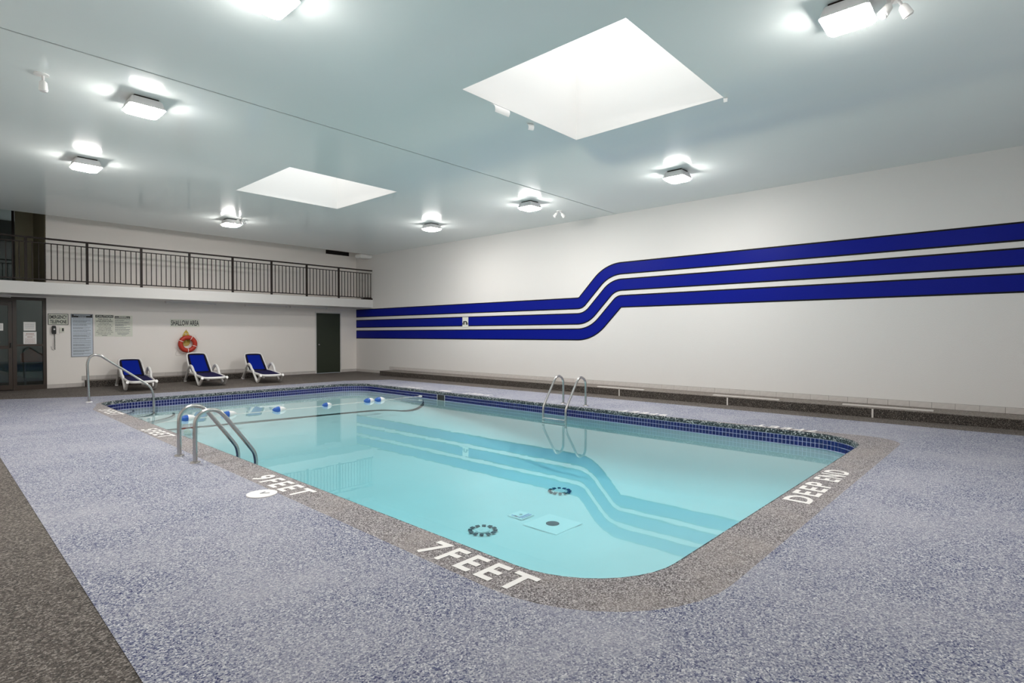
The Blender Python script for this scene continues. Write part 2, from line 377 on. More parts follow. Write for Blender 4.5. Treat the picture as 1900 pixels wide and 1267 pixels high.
# ------------------------------------------------------------------ structure: walls
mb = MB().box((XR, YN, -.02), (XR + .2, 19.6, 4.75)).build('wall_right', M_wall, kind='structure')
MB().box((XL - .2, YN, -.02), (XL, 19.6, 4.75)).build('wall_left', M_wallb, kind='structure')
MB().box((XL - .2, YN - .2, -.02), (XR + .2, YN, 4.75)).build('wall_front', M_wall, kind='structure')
DX0, DX1, DZ = 9.42, 10.31, 2.045
EX0, EX1, EZ = .55, 2.376, 2.205
mb = MB()
for a, b, z0, z1 in ((XL, EX0, 0, ZB), (EX0, EX1, EZ, ZB), (EX1, DX0, 0, ZB), (DX0, DX1, DZ, ZB), (DX1, XR, 0, ZB), (2.37, XR, ZB, 4.6)):
    mb.box((a, YB, z0), (b, YB + .15, z1))
mb.build('wall_back', M_wallb, kind='structure')
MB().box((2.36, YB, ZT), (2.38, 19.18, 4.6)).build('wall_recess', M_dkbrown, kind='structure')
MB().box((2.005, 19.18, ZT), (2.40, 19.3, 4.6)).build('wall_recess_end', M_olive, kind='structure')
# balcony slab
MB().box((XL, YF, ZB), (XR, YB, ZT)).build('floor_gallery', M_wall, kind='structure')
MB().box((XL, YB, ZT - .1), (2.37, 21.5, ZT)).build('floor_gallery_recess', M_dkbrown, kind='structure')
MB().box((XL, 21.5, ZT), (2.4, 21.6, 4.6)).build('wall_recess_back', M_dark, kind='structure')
MB().box((XL - .1, YF + .02, 4.6), (XR + .1, 21.6, 4.75)).build('ceiling_gallery', M_wallb, kind='structure')
# recess glazing (dark opening)
t = thing('gallery_door', 'dark glazed opening at the far left end of the gallery', 'door', (1.99, 19.2, ZT))
MB().box((-.05, 0, 0), (0, .05, 2.05)).build('frame', M_rail, t)
MB().box((-2.3, .02, 0), (-.05, .03, 2.05)).build('pane', M_glass, t)

# ------------------------------------------------------------------ structure: ceiling with the skylight wells
SK = [(4.24, 6.42, 2.515, 4.60), (4.29, 6.42, 8.795, 10.98)]
SEAM = 6.72
for nm, y0, y1, k, z in (('ceiling', YN, SEAM - .0015, SK[0], H), ('ceiling_far', SEAM + .0015, YF, SK[1], H - .004)):
    hole = [(k[0], k[2]), (k[1], k[2]), (k[1], k[3]), (k[0], k[3])]
    mb = MB().poly([[(XL, y0), (XR, y0), (XR, y1), (XL, y1)], hole[::-1]], z)
    mb.f = [f[::-1] for f in mb.f]
    if nm == 'ceiling_far': mb.box((XL, YF - .01, z), (XR, YF, 4.75)); mb.box((XL, y0, z), (XR, y0 + .01, H + .05))
    mb.build(nm, M_ceil, kind='structure')
MB().box((XL, SEAM - .03, H + .01), (XR, SEAM + .03, H + .03)).build('trim_seam', M_inkg, kind='structure')
for i, (x0, x1, y0, y1) in enumerate(SK):
    t = thing('skylight', ('square white skylight well right above the deep end' if i == 0 else 'square white skylight well farther away towards the gallery'), 'skylight', ((x0 + x1) / 2, (y0 + y1) / 2, H))
    cx, cy = (x0 + x1) / 2, (y0 + y1) / 2; hx, hy, z1 = (x1 - x0) / 2, (y1 - y0) / 2, 1.05
    MB().box((-hx - .03, -hy - .03, .002), (-hx, hy + .03, z1)).build('well_side', M_well, t)
    MB().box((hx, -hy - .03, .002), (hx + .03, hy + .03, z1)).build('well_side', M_well, t)
    MB().box((-hx, -hy - .03, .002), (hx, -hy, z1)).build('well_side', M_well, t)
    MB().box((-hx, hy, .002), (hx, hy + .03, z1)).build('well_side', M_well, t)
    MB().box((-hx - .03, -hy - .03, z1), (hx + .03, hy + .03, z1 + .02)).build('glazing', M_sky, t)
# roof slab above everything (keeps the room closed)

# ------------------------------------------------------------------ mural on the right wall
C1, C2, DD = (7.8, 2.275), (6.586, 1.905), 1.12
def bound(r1):
    """one edge line of the mural, from far (high y) to near, in (y, z)"""
    r2 = DD - r1; P = [(YB - .012, C1[1] - r1)]
    n1 = (-.7071, -.7071)
    for k in range(13):
        a = math.radians(-90 - 45 * k / 12); P.append((C1[0] + r1 * math.cos(a), C1[1] + r1 * math.sin(a)))
    for k in range(13):
        a = math.radians(45 + 45 * k / 12); P.append((C2[0] + r2 * math.cos(a), C2[1] + r2 * math.sin(a)))
    P.append((YN + .005, C2[1] + r2)); return P
RB = [(.065, .350), (.440, .720), (.810, 1.100)]
def band(a, b, x, name, m, parent):
    A, B = bound(a), bound(b)
    # far part flares very slightly to meet the measured stripe heights
    mb = MB(); n = len(A)
    for x_ in (XR - x, XR - x + .0015):
        mb.v += [(x_, y, z) for y, z in A] + [(x_, y, z) for y, z in B]
    for i in range(n - 1):
        mb.f.append((i, i + 1, n + i + 1, n + i)); mb.f.append((2 * n + i, 3 * n + i, 3 * n + i + 1, 2 * n + i + 1))
    return mb.build(name, m, parent)
names = ['topmost', 'middle', 'lowest']
for (a, b), nm in zip(RB, names):
    t = tag(band(a, b, .004, 'wall_stripe', M_black, None), '%s of three blue painted stripes stepping up along the right wall' % nm, 'mural', 'painted stripes on the right wall')
    band(a + .027, b - .027, .0058, 'blue_field', M_blue, t)

# ------------------------------------------------------------------ low bench (step) along right wall and back wall
bench = MB().box((XC, YN, 0), (XR, YC, ZC - .012)).build('trim_bench_right', M_bench, kind='structure')
MB().box((XC - .004, YN, ZC - .012), (XR, YC + .004, ZC)).build('bench_top', M_benchtop, bench)
for y in (1.66, 3.96, 6.28): MB().box((XC - .008, y - .012, 0), (XC, y + .012, ZC - .012)).build('joint_strip', M_strip, bench)
for i, (ya, yb, x, lab) in enumerate(((5.73, 6.87, 10.42, 'pale metal strip lying on the dark bench behind the far pool ladder'), (3.08, 4.27, 10.46, 'pale metal strip on the dark bench, middle one of three'), (.90, 2.11, 10.52, 'pale metal strip on the dark bench nearest the right edge'))):
    tag(MB().box((x - .03, ya, ZC), (x + .03, yb, ZC + .018)).build('metal_strip', M_strip), lab, 'strip')
bb = MB().box((3.12, YB - .30, 0), (7.35, YB, ZC)).build('trim_bench_back', M_bench, kind='structure')
MB().box((3.12, YB - .304, ZC), (7.35, YB, ZC + .012)).build('bench_top', M_benchtop, bb)
# skirting tiles, each a piece
def skirt(name, x0, y0, x1, y1, z0, z1, n, step):
    base = MB(); d = Vector((x1 - x0, y1 - y0, 0)); Lg = d.length; d.normalize(); nn = Vector((n[0], n[1], 0))
    c = Vector(((x0 + x1) / 2, (y0 + y1) / 2, (z0 + z1) / 2)) + nn * .003
    b = MB().obox(tuple(c), tuple(d * Lg / 2), tuple(nn * .003), (0, 0, (z1 - z0) / 2)).build(name, M_grout, kind='structure')
    me = None; k = 0; s = 0
    while s < Lg - .02:
        w = min(step, Lg - s); c = Vector((x0, y0, 0)) + d * (s + w / 2) + nn * .009 + Vector((0, 0, (z0 + z1) / 2))
        if w == step:
            if me is None:
                o = MB().obox((0, 0, 0), tuple(d * (w / 2 - .002)), tuple(nn * .005), (0, 0, (z1 - z0) / 2 - .003)).build('tile', M_tileb, b); me = o.data
            else: o = bpy.data.objects.new('tile', me); COL.objects.link(o); o.parent = b
        else: o = MB().obox((0, 0, 0), tuple(d * (w / 2 - .002)), tuple(nn * .005), (0, 0, (z1 - z0) / 2 - .003)).build('tile', M_tileb, b)
        o.location = c; s += step
    return b
skirt('baseboard_right', XR, 15.46, XR, YN, ZC, ZC + .095, (-1, 0), .29)
skirt('baseboard_right_far', XR, YB, XR, 15.46, 0, .09, (-1, 0), .29)
skirt('baseboard_back', EX1, YB, 3.10, YB, 0, .095, (0, -1), .37)
skirt('baseboard_back_bench', 3.06, YB, 7.35, YB, ZC + .012, ZC + .115, (0, -1), .31)
skirt('baseboard_back_middle', 7.35, YB, DX0 - .03, YB, 0, .095, (0, -1), .31)
skirt('baseboard_back_far', DX1 + .03, YB, XR, YB, 0, .095, (0, -1), .31)
skirt('baseboard_left', XL, YN, XL, YB, 0, .095, (1, 0), .31)

# ------------------------------------------------------------------ doors
d1 = MB().box((DX0, YB + .01, .004), (DX1, YB + .055, DZ)).build('door_1', M_green, kind='structure')
mb = MB()
for a, b, z0, z1 in ((DX0 - .045, DX0, 0, DZ + .045), (DX1, DX1 + .045, 0, DZ + .045), (DX0, DX1, DZ, DZ + .045)): mb.box((a, YB - .012, z0), (b, YB + .10, z1))
mb.build('door_frame', M_wall, d1)
k = MB(); k.tube([(DX0 + .07, YB + .01, .98), (DX0 + .07, YB - .04, .98), (DX0 + .07, YB - .055, .98), (DX0 + .07, YB - .075, .98)], [.012, .012, .028, .02], 12); k.build('door_knob', M_steel, d1, smooth=True)
# entrance glazing: sidelight and door
f = .055
win = MB()
w0, w1 = 1.80, EX1
win.box((w0 - .04, YB - .02, 0), (w0 + .03, YB + .08, EZ)); win.box((w1 - .065, YB - .02, 0), (w1, YB + .08, EZ))
win.box((w0 + .03, YB - .02, EZ - .07), (w1 - .065, YB + .08, EZ)); win.box((w0 + .03, YB - .02, 0), (w1 - .065, YB + .08, .11)); win.box((w0 + .03, YB - .02, 1.04), (w1 - .065, YB + .08, 1.09))
win = win.build('window_1', M_bronze, kind='structure')
MB().box((w0 + .03, YB + .03, .11), (w1 - .065, YB + .036, 1.04)).build('pane', M_glass, win)
MB().box((w0 + .03, YB + .03, 1.09), (w1 - .065, YB + .036, EZ - .07)).build('pane', M_glass, win)
d2 = MB(); a, b = .86, w0 - .045
d2.box((b - .07, YB - .01, .02), (b, YB + .05, 2.08)); d2.box((a, YB - .01, .02), (a + .07, YB + .05, 2.08))
for z0, z1 in ((.02, .13), (.98, 1.06), (2.0, 2.08)): d2.box((a + .07, YB - .01, z0), (b - .07, YB + .05, z1))
d2 = d2.build('door_2', M_bronze, kind='structure')
MB().box((a + .07, YB + .015, .13), (b - .07, YB + .021, .98)).build('pane', M_glass, d2)
MB().box((a + .07, YB + .015, 1.06), (b - .07, YB + .021, 2.0)).build('pane', M_glass, d2)
MB().tube([(b - .035, YB - .01, 1.02), (b - .035, YB - .05, 1.02), (b - .035, YB - .06, 1.12)], .014, 8).build('door_handle', M_dark, d2)
MB().box((b - .5, YB - .06, 2.03), (b - .22, YB - .01, 2.09)).build('door_closer', M_metalw, d2)
fr = MB(); fr.box((a - .05, YB - .015, 2.085), (w0 - .04, YB + .08, EZ)); fr.box((EX0, YB - .015, 0), (a - .005, YB + .08, EZ))
fr.build('door_2_frame', M_bronze, kind='structure')
# vestibule behind the glass
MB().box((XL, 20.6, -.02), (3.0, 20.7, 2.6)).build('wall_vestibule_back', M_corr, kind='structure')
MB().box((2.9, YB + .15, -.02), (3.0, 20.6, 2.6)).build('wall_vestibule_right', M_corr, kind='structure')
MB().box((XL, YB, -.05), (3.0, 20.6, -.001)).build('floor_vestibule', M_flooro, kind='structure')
t = thing('folding_barrier', 'dull red board on a dark post behind the sidelight glass', 'barrier', (2.24, 18.45, 0))
MB().box((-.24, -.02, .62), (.26, .02, .84)).build('board', M_redbox, t)
mb = MB(); mb.v = [(-.22, -.02, .84), (.1, -.02, .84), (-.06, -.02, .98), (-.22, .02, .84), (.1, .02, .84), (-.06, .02, .98)]; mb.f = [(0, 1, 2), (5, 4, 3), (0, 3, 4, 1), (1, 4, 5, 2), (2, 5, 3, 0)]
mb.build('cap', M_redbox, t)
MB().box((-.17, -.02, 0), (-.13, .02, .62)).build('post', M_inkg, t)
MB().box((-.3, -.12, 0), (.0, .12, .03)).build('foot', M_inkg, t)

# papers on the sidelight, one on the door
def wall_plate(name, lab, cat, x0, x1, z0, z1, m, y=YB, th=.006, group=None):
    o = tag(MB().box((x0, y - th, z0), (x1, y, z1)).build(name, m), lab, cat, group); return o
def ink(o, x0, x1, z0, z1, y, m=M_ink, name='printed_bar'): MB().box((x0, y - .0012, z0), (x1, y, z1)).build(name, m, o)
def lines(o, rows, x0, x1, y, m, name='printed_lines'):
    mb = MB()
    for z, a, b, hh in rows:
        s = x0 + (x1 - x0) * a; e = x0 + (x1 - x0) * b
        while s < e:
            w = random.uniform(.012, .035); mb.box((s, y - .001, z - hh / 2), (min(s + w, e), y, z + hh / 2)); s += w + .006
    mb.build(name, m, o, kind='stuff')
YG = YB + .03
p1 = wall_plate('paper_notice', 'upper white paper taped on the entrance sidelight glass', 'notice', 1.96, 2.18, 1.41, 1.62, M_white, YG, .003)
lines(p1, [(1.62 - .03 * k, .12, .88, .006) for k in range(2, 6)], 1.96, 2.18, YG - .003, M_inkg)
p2 = wall_plate('paper_notice', 'lower white paper with reddish print on the entrance sidelight glass', 'notice', 1.955, 2.195, 1.075, 1.385, M_white, YG, .003)
lines(p2, [(1.335, .2, .8, .014), (1.30, .15, .85, .008), (1.26, .3, .7, .014)] + [(1.22 - .025 * k, .12, .88, .006) for k in range(5)], 1.955, 2.195, YG - .003, M_redbox)
p3 = wall_plate('paper_notice', 'white paper on the entrance door glass at the photo left edge', 'notice', 1.44, 1.60, 1.41, 1.58, M_white, YB + .015, .003)
lines(p3, [(1.54 - .025 * k, .12, .88, .006) for k in range(4)], 1.44, 1.60, YB + .012, M_inkg)

# ------------------------------------------------------------------ signs on the back wall
U, V = (1, 0, 0), (0, 0, 1)
def stext(o, txt, x0, x1, z0, z1, m=M_ink, y=YB - .006, bold=.02): text(MB(), 'lettering', txt, m, (x0, y, z0), U, V, x1 - x0, z1 - z0, bold=bold).build('lettering', m, o)
o = wall_plate('wall_sign', 'white framed sign reading EMERGENCY TELEPHONE above the black handset', 'sign', 2.405, 2.80, 1.555, 1.83, M_ink)
MB().box((2.417, YB - .0075, 1.567), (2.788, YB - .006, 1.818)).build('face', M_signc, o)
stext(o, 'EMERGENCY', 2.432, 2.773, 1.705, 1.795, y=YB - .0078, bold=.026); stext(o, 'TELEPHONE', 2.445, 2.765, 1.59, 1.68, y=YB - .0078, bold=.026)
o = wall_plate('wall_sign', 'tall blue-white rules board with dark header beside the telephone', 'sign', 2.848, 3.30, .755, 1.838, M_inkg)
MB().box((2.86, YB - .0075, .767), (3.288, YB - .006, 1.828)).build('face', M_signb, o)
ink(o, 2.864, 3.284, 1.745, 1.824, YB - .0075)
lines(o, [(1.805, .05, .95, .018)], 2.89, 3.26, YB - .0088, M_signb, 'header_lines'); lines(o, [(1.768, .3, .72, .018)], 2.89, 3.26, YB - .0088, M_signb, 'header_lines')
rows = []; z = 1.715
random.seed(3)
while z > .80:
    for k in range(random.choice((1, 2, 3))):
        if z < .80: break
        rows.append((z, 0, random.uniform(.55, 1) if k else 1, .010)); z -= .021
    z -= .022
lines(o, rows, 2.89, 3.25, YB - .0075, M_inkg)
o = wall_plate('wall_sign', 'cream sign headed CAUTION THIS POOL IS UNSUPERVISED', 'sign', 3.335, 3.745, 1.27, 1.832, M_signc)
ink(o, 3.35, 3.73, 1.755, 1.822, YB - .006)
stext(o, 'CAUTION', 3.37, 3.71, 1.768, 1.812, M_signc, YB - .0074, .02)
for txt, xa, xb, z0, z1, bd in (('THIS POOL IS', 3.40, 3.68, 1.695, 1.732, .015), ('UNSUPERVISED', 3.362, 3.718, 1.645, 1.682, .015), ('BATHERS UNDER', 3.44, 3.64, 1.605, 1.627, .004), ('TWELVE YEARS OF AGE', 3.40, 3.68, 1.565, 1.588, .004),
                            ('ARE NOT ALLOWED WITHIN', 3.375, 3.705, 1.525, 1.548, .004), ('THE POOL ENCLOSURE', 3.405, 3.68, 1.485, 1.508, .004), ('UNLESS ACCOMPANIED', 3.405, 3.68, 1.447, 1.470, .004), ('BY A PARENT OR HIS/HER', 3.385, 3.70, 1.408, 1.431, .004),
                            ('AGENT WHO IS NOT LESS THAN', 3.355, 3.725, 1.365, 1.390, .004), ('SIXTEEN YEARS OF AGE', 3.40, 3.68, 1.322, 1.346, .004)):
    stext(o, txt, xa, xb, z0, z1, bold=bd)
lines(o, [(1.293, .36, .64, .012)], 3.335, 3.745, YB - .006, M_ink)
o = wall_plate('wall_sign', 'cream notice with small print and black header, rightmost of the boards', 'sign', 3.755, 4.155, 1.262, 1.82, M_signc)
ink(o, 3.76, 4.10, 1.735, 1.795, YB - .006)
lines(o, [(1.782, .25, .65, .014), (1.757, .04, .84, .018)], 3.755, 4.155, YB - .0074, M_signc, 'header_lines')
rows = []; z = 1.705
for n in (2, 2, 4, 2, 2, 1):
    for k in range(n): rows.append((z, .04, .86 if k == 0 else random.uniform(.4, .86), .010)); z -= .019
    z -= .016
rows += [(z, .15, .78, .009), (z - .02, .15, .8, .009), (z - .04, .18, .7, .009), (z - .065, .4, .6, .009)]
lines(o, rows, 3.755, 4.155, YB - .006, M_inkg)
o = wall_plate('wall_sign', 'narrow cream sign reading SHALLOW AREA above the orange ring', 'sign', 5.05, 5.80, 1.535, 1.752, M_signc)
stext(o, 'SHALLOW AREA', 5.07, 5.78, 1.57, 1.72, bold=.018)

# telephone
t = thing('wall_telephone', 'black telephone handset with hanging coiled cord under the telephone sign', 'telephone', (2.515, YB, 1.33))
mb = MB(); mb.loops([[(x * s_, -.055 + .0 * s_, z_) for x, z_ in ((-.035, 0), (.035, 0), (.042, .05), (.04, .17), (.028, .205), (-.028, .205), (-.04, .17), (-.042, .05))] for s_ in (1,)] + [[(x, 0, z_) for x, z_ in ((-.035, 0), (.035, 0), (.042, .05), (.04, .17), (.028, .205), (-.028, .205), (-.04, .17), (-.042, .05))]], True, True, True)
mb.build('cradle', M_dark, t)
MB().box((-.022, -.075, .03), (.022, -.055, .18)).build('handset', M_ink, t)
MB().box((-.014, -.078, .10), (.018, -.075, .135)).build('label_plate', M_metalw, t)
MB().tube([(.012 + .008 * math.cos(k * .9), -.03 + .008 * math.sin(k * .9), -.005 - k * .0058) for k in range(66)], .0065, 6).build('coiled_cord', M_dark, t, smooth=True)
MB().tube([(.0, -.02, -.40), (-.04, -.01, -.37), (-.055, -.006, -.30)], .003, 5).build('wire', M_inkg, t)
t = thing('wall_socket', 'small beige wall box with dark socket beside the handset', 'socket', (2.675, YB, 1.43))
MB().box((-.042, -.02, -.06), (.042, 0, .06)).build('plate', M_signc, t)
MB().box((-.002, -.026, -.03), (.03, -.02, .045)).build('socket', M_dark, t)
MB().tube([(-.03, -.012, -.05), (-.06, -.01, -.11), (-.10, -.01, -.10), (-.115, -.01, -.04)], .003, 5).build('wire', M_metalw, t)

# notice on the mural
o = tag(MB().box((XR - .012, 11.625, 1.53), (XR - .0055, 11.87, 1.82)).build('wall_sign', M_signw), 'small white notice on the middle blue stripe', 'sign')
text(MB(), 'symbol', 'n', M_ink, (XR - .013, 11.83, 1.60), (0, -1, 0), V, .16, .11, bold=.03, thick=.0).build('symbol', M_ink, o)
MB().box((XR - .0135, 11.84, 1.60), (XR - .012, 11.865, 1.66)).build('symbol_cup', M_ink, o)
MB().box((XR - .0135, 11.632, 1.60), (XR - .012, 11.66, 1.66)).build('symbol_cup', M_ink, o)

# ------------------------------------------------------------------ life ring
t = thing('life_ring', 'orange life ring with white grab line hanging on the back wall', 'life ring', (5.455, YB - .11, 1.052))
mb = MB(); R0, r0 = .185, .062
mb.loops([[((R0 + r0 * math.cos(b)) * math.cos(a), r0 * .85 * math.sin(b), (R0 + r0 * math.cos(b)) * math.sin(a)) for b in (2 * math.pi * j / 12 for j in range(12))] for a in (2 * math.pi * i / 40 for i in range(41))])
mb.build('ring', M_red, t, smooth=True)
for a in (62, 155, 270, 340):
    a = math.radians(a); c = Vector((math.cos(a), 0, math.sin(a))); s_ = Vector((-c.z, 0, c.x))
    MB().loops([[c * (R0 + .066 * math.cos(b)) + Vector((0, .058 * math.sin(b), 0)) + s_ * q for b in (2 * math.pi * j / 12 for j in range(12))] for q in (-.008, .008)]).build('band', M_rope, t)
for a0, a1, b in ((62, 155, .05), (155, 270, .03), (270, 340, .02), (-20, 62, .04)):
    MB().tube([((.25 + b * math.sin(math.pi * k / 10)) * math.cos(math.radians(a0 + (a1 - a0) * k / 10)), -.0, (.25 + b * math.sin(math.pi * k / 10)) * math.sin(math.radians(a0 + (a1 - a0) * k / 10))) for k in range(11)], .005, 6).build('grab_line', M_rope, t)
t = thing('throw_rope', 'yellow throwing rope looped on a hook behind the orange ring', 'rope', (5.44, YB, 1.44))
MB().tube([(0, 0, 0), (0, -.03, 0), (0, -.045, .02)], .006, 6).build('hook', M_steel, t)
for k in range(7):
    w = .02 + .012 * k
    MB().tube(smooth_path([(0, -.035, .0), (-w, -.02 - .002 * k, -.12), (-w * 1.1 + .01, -.02, -.30 - .02 * k), (.01 * (k % 3), -.02, -.36 - .015 * k), (w * 1.1, -.02, -.28 - .02 * k), (w, -.02, -.12), (0, -.035, .0)], 2), .006, 6).build('rope_loop', M_yrope, t, smooth=True)
MB().tube(smooth_path([(.0, -.015, -.38), (-.12, -.01, -.45), (-.27, -.01, -.62), (-.26, -.01, -.72), (-.1, -.012, -.70), (.0, -.012, -.6)], 3), .004, 6).build('loose_line', M_rope, t)
MB().tube(smooth_path([(.12, -.01, -.14), (.24, -.01, -.12), (.28, -.01, -.22), (.24, -.01, -.40), (.16, -.01, -.55)], 3), .004, 6).build('loose_line', M_rope, t)

# ------------------------------------------------------------------ gallery railing
t = thing('gallery_railing', 'dark brown metal railing along the gallery edge', 'railing', (0, YF + .05, ZT))
posts = [1.897 + 1.1125 * k for k in range(-2, 8)]
for x in posts: MB().box((x - .024, -.024, 0), (x + .024, .024, .985)).build('post', M_rail, t)
MB().box((-.4, -.03, .985), (XR, .03, 1.02)).build('top_rail', M_rail, t)
MB().box((-.4, -.012, .885), (XR - .02, .012, .908)).build('middle_rail', M_rail, t)
MB().box((-.4, -.012, .055), (XR - .02, .012, .080)).build('bottom_rail', M_rail, t)
bal = None
for a in posts + [posts[-1] + 1.1125]:
    for k in range(1, 12 if a > 10 else 10):
        x = a - 1.1125 + k * 1.1125 / 10.0
        if x > XR - .02 or x < -.35: continue
        if bal is None: bal = MB().box((-.0085, -.0085, .08), (.0085, .0085, .885)).build('baluster', M_rail, t); o = bal
        else: o = bpy.data.objects.new('baluster', bal.data); COL.objects.link(o); o.parent = t
        o.location = (x, 0, 0)
tag(MB().box((10.62, YF + .005, ZT), (XR, YF + .20, ZT + .05)).build('timber_offcut', M_rail), 'short brown board lying on the gallery edge in the far corner', 'board')

# gallery items: emergency lamp, vent, strip lights under the balcony
def lampbox(x0, x1, y0, y1, z0, z1):
    mb = MB(); I = lambda d, z: [(x0 + d, y0 + d, z), (x1 - d, y0 + d, z), (x1 - d, y1 - d, z), (x0 + d, y1 - d, z)]
    return mb.loops([I(.0, z1), I(.0, z0 + .05), I(.02, z0 + .015), I(.05, z0)], True, True, True)
o = tag(lampbox(10.50, XR - .005, YF + .02, YF + .36, H - .13, H - .012).build('unlit_lamp', M_white), 'unlit white plastic lamp in the far ceiling corner', 'lamp')
MB().box((XR - .06, YF + .06, H - .012), (XR, YF + .32, H + .03)).build('base', M_metalw, o)
t = thing('air_vent', 'dark rectangular air grille high on the gallery wall', 'vent', (10.22, YB, 4.15))
MB().box((-.44, -.02, -.065), (.44, 0, .065)).build('frame', M_rail, t)
for k in range(5): MB().box((-.42, -.03, -.05 + k * .023), (.42, -.02, -.042 + k * .023)).build('slat', M_dark, t)
for x0, x1, lab in ((4.90, 6.20, 'unlit strip light under the gallery above the SHALLOW AREA sign'), (7.03, 8.33, 'unlit strip light under the gallery, middle of the back wall'), (8.44, 9.74, 'unlit strip light under the gallery left of the green door'), (.30, 1.72, 'unlit strip light above the entrance door')):
    t = thing('strip_light', lab, 'lamp', ((x0 + x1) / 2, YB - .14, ZB)); w = (x1 - x0) / 2
    MB().box((-w, -.05, -.03), (w, .05, 0)).build('housing', M_metalw, t)
    MB().tube([(-w + .03, 0, -.045), (w - .03, 0, -.045)], .014, 8).build('tube', M_white, t, smooth=True)
    MB().box((-w, -.03, -.062), (-w + .025, .03, -.03)).build('end_cap', M_metalw, t); MB().box((w - .025, -.03, -.062), (w, .03, -.03)).build('end_cap', M_metalw, t)

# ------------------------------------------------------------------ ceiling fixtures
def sq(h, r, z, n=5):
    P = []
    for cx, cy, a0 in ((h - r, h - r, 0), (-h + r, h - r, 90), (-h + r, -h + r, 180), (h - r, -h + r, 270)):
        for k in range(n): a = math.radians(a0 + 90 * k / (n - 1)); P.append((cx + r * math.cos(a), cy + r * math.sin(a), z))
    return P
first = None
LIGHTS = [(1.93, 7.56, 'lit square ceiling lamp between the seam and the left spotlight'), (1.96, 4.36, 'lit ceiling lamp cut off by the top edge, left of the big skylight'),
          (1.97, 10.80, 'lit square ceiling lamp nearest the left end of the gallery'), (5.31, 13.86, 'lit ceiling lamp between the far skylight and the gallery railing'),
          (8.87, 10.74, 'lit ceiling lamp right of the far skylight, closest to the far corner'), (8.77, 7.46, 'lit ceiling lamp beside the small spotlight pair near the mural wall'),
          (8.79, 4.22, 'lit ceiling lamp right of the big skylight above the stepping stripes'), (5.32, 1.05, 'big bright ceiling lamp at the top right of the picture')]
for x, y, lab in LIGHTS:
    if first is None:
        first = thing('ceiling_lamp', lab, 'lamp', (x, y, H), 0, 'lit square ceiling lamps')
        MB().loops([sq(.125, .01, 0), sq(.125, .01, -.022)], True, False, True).build('gap_shadow_plate', M_rail, first)  # dark plate: shadow between housing and ceiling is put into its colour
        MB().loops([sq(.14, .02, -.022), sq(.152, .02, -.03), sq(.180, .03, -.115), sq(.183, .03, -.124)], True, True, False).build('housing', M_metalw, first)
        MB().loops([sq(.178, .03, -.121), sq(.176, .035, -.130), sq(.162, .05, -.152), sq(.12, .06, -.167), sq(.07, .04, -.173)], True, False, True).build('lens', M_lens, first, smooth=True)
        kids = [c for c in bpy.data.objects if c.parent == first]
    else:
        o = first.copy(); COL.objects.link(o); o.location = (x, y, H); o['label'] = lab
        for c in kids: q = c.copy(); COL.objects.link(q); q.parent = o
# twin spotlights
def spot(x, y, rz, lab, spread=38, heads=(1, -1), tilt=0):
    t = thing('spotlight', lab, 'lamp', (x, y, H), rz, 'small ceiling spotlights')
    mb = MB().cyl((0, 0), .065, -.014, 0, 20); mb.build('canopy', M_white, t, smooth=True)
    for s in heads:
        a = math.radians(spread) * s
        d = Vector((math.sin(a), tilt, -math.cos(a))).normalized(); b = Vector((.02 * s, 0, -.014))
        MB().tube([b, b + d * .05], .012, 8).build('stem', M_metalw, t)
        k = b + d * .05; mb = MB().tube([k, k + d * .02, k + d * .10, k + d * .105], [.02, .035, .042, .036], 14); hd = mb.build('head', M_white, t, smooth=True)
        MB().tube([k + d * .1055, k + d * .112], .031, 14).build('bulb_face', M_metalw, hd)
spot(1.015, 7.60, math.radians(40), 'white cylindrical ceiling spotlight at the far left of the ceiling', 4, (1,), 0.05)
spot(9.83, 7.50, -YAW + .15, 'pair of small white spotlights near the mural wall ceiling line', 38)
spot(5.47, .74, -YAW, 'pair of white spotlights beside the big top right lamp', 35)
spot(5.36, 13.45, -YAW, 'pair of small spotlights just below the lamp before the gallery', 30)

# peeling paint flaps at the big skylight
def flap(x, y, rz, w, l, lab, roll=1.):
    n = 9; A, B = [], []
    for k in range(n):
        a = math.pi * .75 * roll * k / (n - 1); r_ = l / (math.pi * .75)
        A.append((-w / 2 * (1 - .3 * k / n), r_ * math.sin(a), -r_ * (1 - math.cos(a)))); B.append((w / 2 * (1 - .15 * k / n), r_ * math.sin(a), -r_ * (1 - math.cos(a)) - .004))
    mb = MB().loops([A, B], closed=False); mb.loops([[(p[0], p[1], p[2] - .003) for p in B], [(p[0], p[1], p[2] - .003) for p in A]], closed=False)
    o = mb.build('paint_flap', M_well, smooth=True); o.location = (x, y, H - .002); o.rotation_euler = (0, 0, rz)
    return tag(o, lab, 'peeling paint', 'peeling paint flaps at the skylight')
flap(4.86, 4.62, math.pi, .30, .16, 'curled flap of white paint at the skylight edge, left one', .9)
flap(5.52, 4.70, math.pi * .9, .10, .12, 'curled paint flap hanging midway along the skylight near edge')
flap(6.44, 2.50, math.pi * .6, .05, .07, 'tiny paint flap at the right hand skylight corner')

